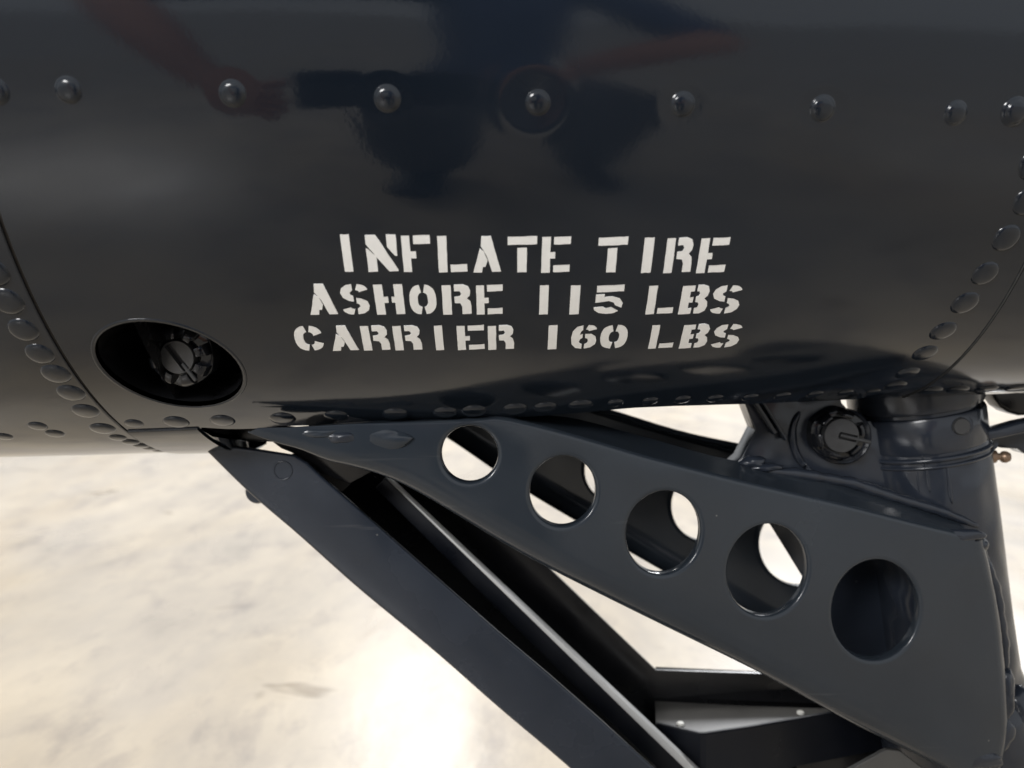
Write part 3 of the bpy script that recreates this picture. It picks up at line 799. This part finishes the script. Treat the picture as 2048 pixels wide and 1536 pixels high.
def blob(px, py, off, rx, ry, rz, name, mat, seed=0):
    c = at_arm(px, py, off); mb = MB(); rows = []
    for i in range(13):
        t = math.pi*i/12; row = []
        for k in range(36):
            a = 2*math.pi*k/36
            w_ = 1+0.10*math.sin(2*a+i*.3+seed)+0.06*math.sin(5*a-i*.6+seed*2)+0.03*math.sin(9*a+i+seed)
            row.append(c+Vector((rx*math.sin(t)*math.cos(a)*w_, -ry*math.cos(t)*(1+.12*math.sin(3*a+seed)*math.sin(t)), rz*math.sin(t)*math.sin(a)*w_)))
        rows.append(row)
    mb.grid(rows, True, True); return mb.build(name, mat, fork, angle=R_(75))
for n_, q in enumerate(((1925, 1070, .0025, .016, .0034, .0050), (1957, 1088, .008, .007, .0045, .0070), (2008, 1390, .012, .008, .0075, .020), (2002, 1470, .008, .010, .0050, .014), (1950, 1520, .003, .020, .0034, .0080),
                       (2035, 1420, .024, .014, .012, .018), (1505, 924, .032, .010, .006, .0045), (1530, 934, .030, .012, .006, .0035))):
    blob(*q, 'weld_fillet', M['strut'], n_*1.7)
weld([at_y(1683+98*math.cos(R_(a)), 872+92*math.sin(R_(a)), YL-.001) for a in range(100, 215, 8)], 0.0030, 'weld_bead')
# closing plate between the arms beside the strut
gus = [(1470, 985), (1543, 1052), (1608, 1157), (1596, 1187), (1560, 1250), (1640, 1330), (1900, 1470), (1960, 1120), (1620, 990)]
slab('gusset_plate', [at_y(p[0], p[1], YC) for p in gus], 0.004, M['strut'], fork, 0.0008)
for (x, y, L, r) in ((1838, 962, .017, .0022), (1856, 955, .012, .0018), (1899, 968, .016, .0020), (1846, 925, .006, .0016)):
    p = at_y(x, y, YC-.185*A); dxa = p.x-(s_top+s_ax*((s_top.z-p.z)/1.0)).x
    yy = YC-math.sqrt(max(1e-6, (0.200*A)**2-dxa*dxa)); p = at_y(x, y, yy)
    mb = MB(); rows = []
    for i in range(11):
        t = i/10; rr = r*(0.55+0.6*t*t)*math.sin(math.pi*min(1, .06+t*.94))**.5*(1+.15*math.sin(9*t+x))
        c = p+s_ax*(t-.5)*2*L
        rows.append([c+Vector((rr*math.cos(a), rr*.45*math.sin(a), 0)) for a in [2*math.pi*k/12 for k in range(12)]])
    mb.grid(rows, True, True); mb.build('paint_run', M['strut'], fork, angle=R_(75))
# grease nipple
gn = at_y(1966, 912, YC-0.02*A)
mb = MB(); lathe(mb, gn, (1, -0.15, -0.02), [(0.0052, -.004), (0.0052, 0.001), (0.0062, 0.0025), (0.0064, 0.0060), (0.0050, 0.0095), (0.0030, 0.0105), (0.0028, 0.0125), (0.0046, 0.0145), (0.0048, 0.0172), (0.0034, 0.0200), (0, 0.0206)], 20)
mb.build('grease_nipple', M['brass'], fork, angle=R_(40))
head(1976, 886, YC-0.06*A, 14, M['strut'], 'nipple_boss')
# steering lever and bracket that run aft from the collar
slab('steering_lever', [at_y(p[0], p[1], YC-0.13*A) for p in [(1946, 866), (1990, 858), (2040, 844), (2120, 828), (2120, 858), (2045, 868), (1990, 880), (1950, 884)]], 0.014, M['strut'], fork, 0.0025)
slab('lever_bracket', [at_y(p[0], p[1], YC-0.02*A) for p in [(1955, 872), (2060, 850), (2110, 850), (2110, 915), (2050, 908), (2038, 899), (2006, 897), (1985, 893), (1960, 890)]], 0.02, M['strut'], fork, 0.003)
slab('lever_bracket', [at_y(p[0], p[1], YC+0.02*A) for p in [(1984, 780), (1990, 797), (2002, 814), (2018, 825), (2040, 832), (2110, 828), (2110, 775)]], 0.02, M['black'], fork, 0.003)
# pivot fitting that carries the near arm under the skin
blob(677, 874, .0035, 0.0105, 0.0052, 0.0050, 'pivot_bolt', M['strut'], .3)
blob(752, 876, .0030, 0.0240, 0.0036, 0.0075, 'weld_fillet', M['arm'], 2.2)
blob(618, 866, .0040, 0.0190, 0.0046, 0.0036, 'weld_fillet', M['arm'], 4.0)
mb = MB(); p0 = at_arm(640, 872, .02); p1 = Vector((p0.x, 2*YC-p0.y, p0.z)); 
lathe(mb, p0, (p1-p0), [(0.010, 0), (0.010, (p1-p0).length)], 24); mb.build('pivot_tube', M['black'], fork, angle=R_(40))

# ------------------------------------------------------------------ wheel well door: a trough hanging from the front of the well
door = empty('wheel_well_door', at_y(412, 892, YC), 'long navy trough shaped wheel well door hanging open below the tail', 'gear door')
door['kind'] = 'thing'
YN, YF = YC-0.30*A, YC+0.30*A
up_px = [(418, 887), (500, 897), (588, 911), (614, 926), (640, 951), (700, 1004), (800, 1092), (900, 1180), (1000, 1268), (1100, 1352), (1200, 1440), (1320, 1549), (1480, 1700)]
lo_px = [(412, 897), (500, 983), (600, 1069), (720, 1176), (870, 1300), (1000, 1414), (1140, 1533), (1290, 1670), (1400, 1775)]
wall = [at_y(*p, YN) for p in up_px] + [at_y(*p, YN) for p in reversed(lo_px)]
slab('side_wall', wall, 0.005, M['door'], door, 0.0016, segs=3)
# rounded bottom edge and floor of the trough
lo3 = [at_y(*p, YN) for p in smooth_poly(lo_px, 40)]
mb = MB(); rows = []
for k in range(7):
    ph = math.pi/2*k/6; rb = 0.0042
    rows.append([p+Vector((-rb*.62*math.sin(ph)+rb*.25, rb*(1-math.cos(ph)), -rb*.62*math.sin(ph)+rb*.25)) for p in lo3])
rows.append([Vector((p.x-.0016, YF, p.z-.045)) for p in lo3])
mb.grid(rows, True); bt = mb.build('trough_floor', M['door'], door, angle=R_(50))
fu_px = [(640, 865), (760, 900), (860, 912), (905, 955), (1000, 1043), (1100, 1138), (1312, 1341), (1730, 1354), (1780, 1440), (1700, 1700)]
ln_u = [(806, 988), (900, 1077), (1000, 1172), (1200, 1363), (1390, 1544), (1560, 1706)]
ln_l = [(806, 988), (900, 1079), (1000, 1176), (1200, 1369), (1390, 1551), (1560, 1714)]
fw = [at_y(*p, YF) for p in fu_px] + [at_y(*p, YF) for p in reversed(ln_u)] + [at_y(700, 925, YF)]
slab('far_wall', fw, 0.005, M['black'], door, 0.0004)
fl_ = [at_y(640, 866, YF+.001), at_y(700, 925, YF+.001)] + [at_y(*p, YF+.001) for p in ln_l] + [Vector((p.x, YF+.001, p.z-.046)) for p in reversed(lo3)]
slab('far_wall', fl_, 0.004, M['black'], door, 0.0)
YR = YC-.04*A
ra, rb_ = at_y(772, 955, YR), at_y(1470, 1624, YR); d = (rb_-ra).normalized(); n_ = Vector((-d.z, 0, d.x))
slab('stiffener_highlight', [ra+n_*.0004, rb_+n_*.0034, rb_-n_*.0034, ra-n_*.0004], 0.011, M['rail_glint'], door, 0.0010)  # rib edge whose bright highlight is put into its pale colour
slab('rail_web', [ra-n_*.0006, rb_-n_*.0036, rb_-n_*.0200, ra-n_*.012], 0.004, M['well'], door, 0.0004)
# reinforcing tray at the lower end
ZT = at_y(1480, 1412, YC+.25*A).z
def tz(px, py): return at_z(px, py, ZT)
fr = [(1312, 1449), (1400, 1470), (1412, 1470), (1500, 1457), (1690, 1424)]; bk = [(1310, 1402), (1500, 1412), (1690, 1418)]
slab('tray_floor', [tz(*p) for p in fr]+[tz(*p) for p in reversed(bk)], -0.002, M['grey'], door, 0.0, Vector((0, 0, 1)))
mb = MB(); mb.grid([[tz(*p)+Vector((0, -.0, .0022)) for p in [(1316, 1398), (1500, 1407), (1700, 1414)]], [tz(*p)+Vector((0, .010, .010)) for p in [(1316, 1398), (1500, 1407), (1700, 1414)]], [tz(*p)+Vector((0, .016, .024)) for p in [(1316, 1398), (1500, 1407), (1700, 1414)]]], False)
mb.build('tray_back', M['black'], door)
f3 = [tz(*p) for p in fr+[(1800, 1404), (1900, 1385)]]
mb = MB(); mb.grid([[p+Vector((0, .003, .0015)) for p in f3], [p+Vector((0, 0, .0018)) for p in f3], [p+Vector((0, -.001, .0008)) for p in f3], [p+Vector((0, -.004, -.040)) for p in f3], [p+Vector((0, .05, -.050)) for p in f3]], False)
mb.build('tray_lip', M['well'], door)
for (x, y, r) in ((1601, 1428, .0033), (1361, 1450, .0033), (1573, 1388, .0012)):  # pale discs in place of holes showing the bright floor
    c = tz(x, y)+Vector((0, 0, .0004)); mb = MB(); lathe(mb, c, (0, 0, 1), [(r, 0), (r, .0014), (r*.8, .002), (0, .0021)], 20); mb.build('rivet_or_disc', M['hole_disc'], door, angle=R_(40))
slab('link_web', [at_y(p[0], p[1], YC+.27*A) for p in [(1640, 1430), (1760, 1420), (1950, 1500), (1960, 1720), (1560, 1720), (1600, 1500)]], 0.004, M['black'], door, 0.0008)
slab('link_plate', [at_y(p[0], p[1], YC-.25*A) for p in [(1670, 1556), (1772, 1500), (1800, 1502), (1860, 1548), (1840, 1600), (1690, 1600)]], 0.004, M['grey'], door, 0.0008)
# hinge bracket, pin end and flush fastener at the door's upper end
hb = [at_y(*p, YC-.14*A) for p in [(618, 935), (650, 926), (716, 954), (684, 983), (650, 962)]]
slab('hinge_bracket', hb, 0.005, M['grey'], door, 0.0006)
c = at_y(527, 975, YC-.05*A); mb = MB(); r = 0.0095
lathe(mb, c, (0, -1, 0), [(r, -.02), (r, .016), (r*.85, .019), (0, .0195)], 28); mb.build('hinge_pin', M['door'], door, angle=R_(40))
c = at_y(566, 941, YN); mb = MB(); rows = []
for k in range(40):
    a = 2*math.pi*k/40; rad = Vector((math.cos(a), 0, math.sin(a))); p = c+rad*0.0066
    rows.append([p+rad*.0006*math.cos(b)+Vector((0, -.0005*math.sin(b), 0)) for b in [2*math.pi*j/8 for j in range(8)]])
rows.append(rows[0]); mb.grid(rows, True, True); mb.build('flush_fastener', M['door'], door)

# ------------------------------------------------------------------ the photographer, crouching behind the lens and mirrored in the paint
def photographer():
    cx = 0.12
    V = []; E = []; Rr = []; tags = []
    def v(p, r): V.append(p); Rr.append(r); return len(V)-1
    def e(a, b, t): E.append((a, b)); tags.append(t)
    pel = v((cx, -.76, .36), (.15, .12)); wai = v((cx, -.72, .54), (.145, .11)); che = v((cx, -.64, .76), (.165, .115)); up = v((cx, -.61, .90), (.12, .085))
    nk = v((cx, -.585, .985), (.058, .058)); jaw = v((cx, -.555, 1.05), (.066, .072)); hd = v((cx, -.55, 1.13), (.078, .092)); tp = v((cx, -.56, 1.20), (.055, .065))
    e(pel, wai, 'shirt'); e(wai, che, 'shirt'); e(che, up, 'shirt'); e(up, nk, 'skin'); e(nk, jaw, 'skin'); e(jaw, hd, 'skin'); e(hd, tp, 'hair')
    for sd in (-1, 1):
        hip = v((cx+.11*sd, -.70, .34), (.125, .12)); kn = v((cx+.17*sd, -.30, .45), (.105, .10)); cf = v((cx+.16*sd, -.36, .27), (.10, .085)); an = v((cx+.16*sd, -.40, .09), (.075, .06)); hl = v((cx+.17*sd, -.43, .05), (.046, .045)); to = v((cx+.19*sd, -.24, .035), (.045, .03))
        e(pel, hip, 'trousers'); e(hip, kn, 'trousers'); e(kn, cf, 'trousers'); e(cf, an, 'trousers'); e(an, hl, 'shoe'); e(hl, to, 'shoe')
        sh = v((cx+.19*sd, -.60, .875), (.07, .07))
        if sd < 0: el, fa, wr, pm = (-.44, -.32, .82), (-.345, -.19, .705), (-.275, -.10, .615), (-.215, -.045, .565)
        else: el, fa, wr, pm = (.44, -.40, .66), (.28, -.25, .63), (.14, -.135, .605), (.078, -.07, .590)
        a = v(el, (.048, .048)); b = v(fa, (.040, .040)); c = v(wr, (.027, .021)); d = v(pm, (.036, .018))
        e(up, sh, 'shirt'); e(sh, a, 'shirt'); e(a, b, 'skin'); e(b, c, 'skin'); e(c, d, 'skin')
        px = pm[0]; s_ = -sd
        for i, (dz, L) in enumerate(((.028, .9), (.010, 1.0), (-.008, .95), (-.025, .75))):
            f1 = v((px+s_*.016, pm[1]+.030, pm[2]+dz), (.0095, .0095)); f2 = v((px+s_*.034*L+s_*.004, pm[1]+.044, pm[2]+dz), (.0088, .0088)); f3 = v((px+s_*.052*L, pm[1]+.044, pm[2]+dz-.004), (.0078, .0078))
            e(d, f1, 'skin'); e(f1, f2, 'skin'); e(f2, f3, 'skin')
        t1 = v((px+s_*.020, pm[1]-.012, pm[2]+.030), (.0115, .0115)); t2 = v((px+s_*.045, pm[1]+.002, pm[2]+.034), (.0095, .0095))
        e(d, t1, 'skin'); e(t1, t2, 'skin')
    me = bpy.data.meshes.new('person_skeleton'); me.from_pydata(V, E, [])
    tmp = bpy.data.objects.new('person_skeleton', me); C.objects.link(tmp)
    m1 = tmp.modifiers.new('Skin', 'SKIN'); m1.use_smooth_shade = True
    for i, sv in enumerate(me.skin_vertices[0].data):
        sv.radius = Rr[i]; sv.use_root = (i == 0)
    m2 = tmp.modifiers.new('Sub', 'SUBSURF'); m2.levels = 2; m2.render_levels = 2
    dg = bpy.context.evaluated_depsgraph_get(); dg.update()
    body = bpy.data.meshes.new_from_object(tmp.evaluated_get(dg)); body.name = 'person'
    bpy.data.objects.remove(tmp, do_unlink=True)
    names = ['shirt', 'trousers', 'skin', 'hair', 'shoe']
    for n_, c_, r_ in (('shirt', (0.040, 0.065, 0.150), .8), ('trousers', (0.10, 0.10, 0.105), .8), ('skin', (0.48, 0.26, 0.19), .5), ('hair', (0.03, 0.02, 0.014), .5), ('shoe', (0.02, 0.02, 0.02), .5)):
        body.materials.append(plain('person_'+n_, c_, r_, 0.0, 0.15, 30, 0.2))
    seg = [(Vector(V[a]), Vector(V[b]), max(Rr[a]), max(Rr[b]), t) for (a, b), t in zip(E, tags)]
    for p in body.polygons:
        p.use_smooth = True; best = None
        for A_, B_, ra, rb2, t in seg:
            d = B_-A_; q = max(0, min(1, (p.center-A_).dot(d)/d.length_squared))
            dist = (p.center-(A_+d*q)).length/(ra+(rb2-ra)*q)
            if best is None or dist < best[0]: best = (dist, t)
        p.material_index = names.index(best[1])
    o = bpy.data.objects.new('person', body); C.objects.link(o)
    o['label'] = 'person in navy shirt crouching with a phone, mirrored in the glossy paint'; o['category'] = 'person'
    ph = [(-.160, ZC+.006), (-.154, ZC+.012), (.006, ZC+.012), (.012, ZC+.006), (.012, ZC-.062), (.006, ZC-.068), (-.154, ZC-.068), (-.160, ZC-.062)]
    q = slab('phone', [Vector((x, -.006, z)) for x, z in ph], -0.008, M['black'], None, 0.0015)
    q['label'] = 'black phone held up in both hands, mirrored in the glossy paint'; q['category'] = 'phone'
photographer()
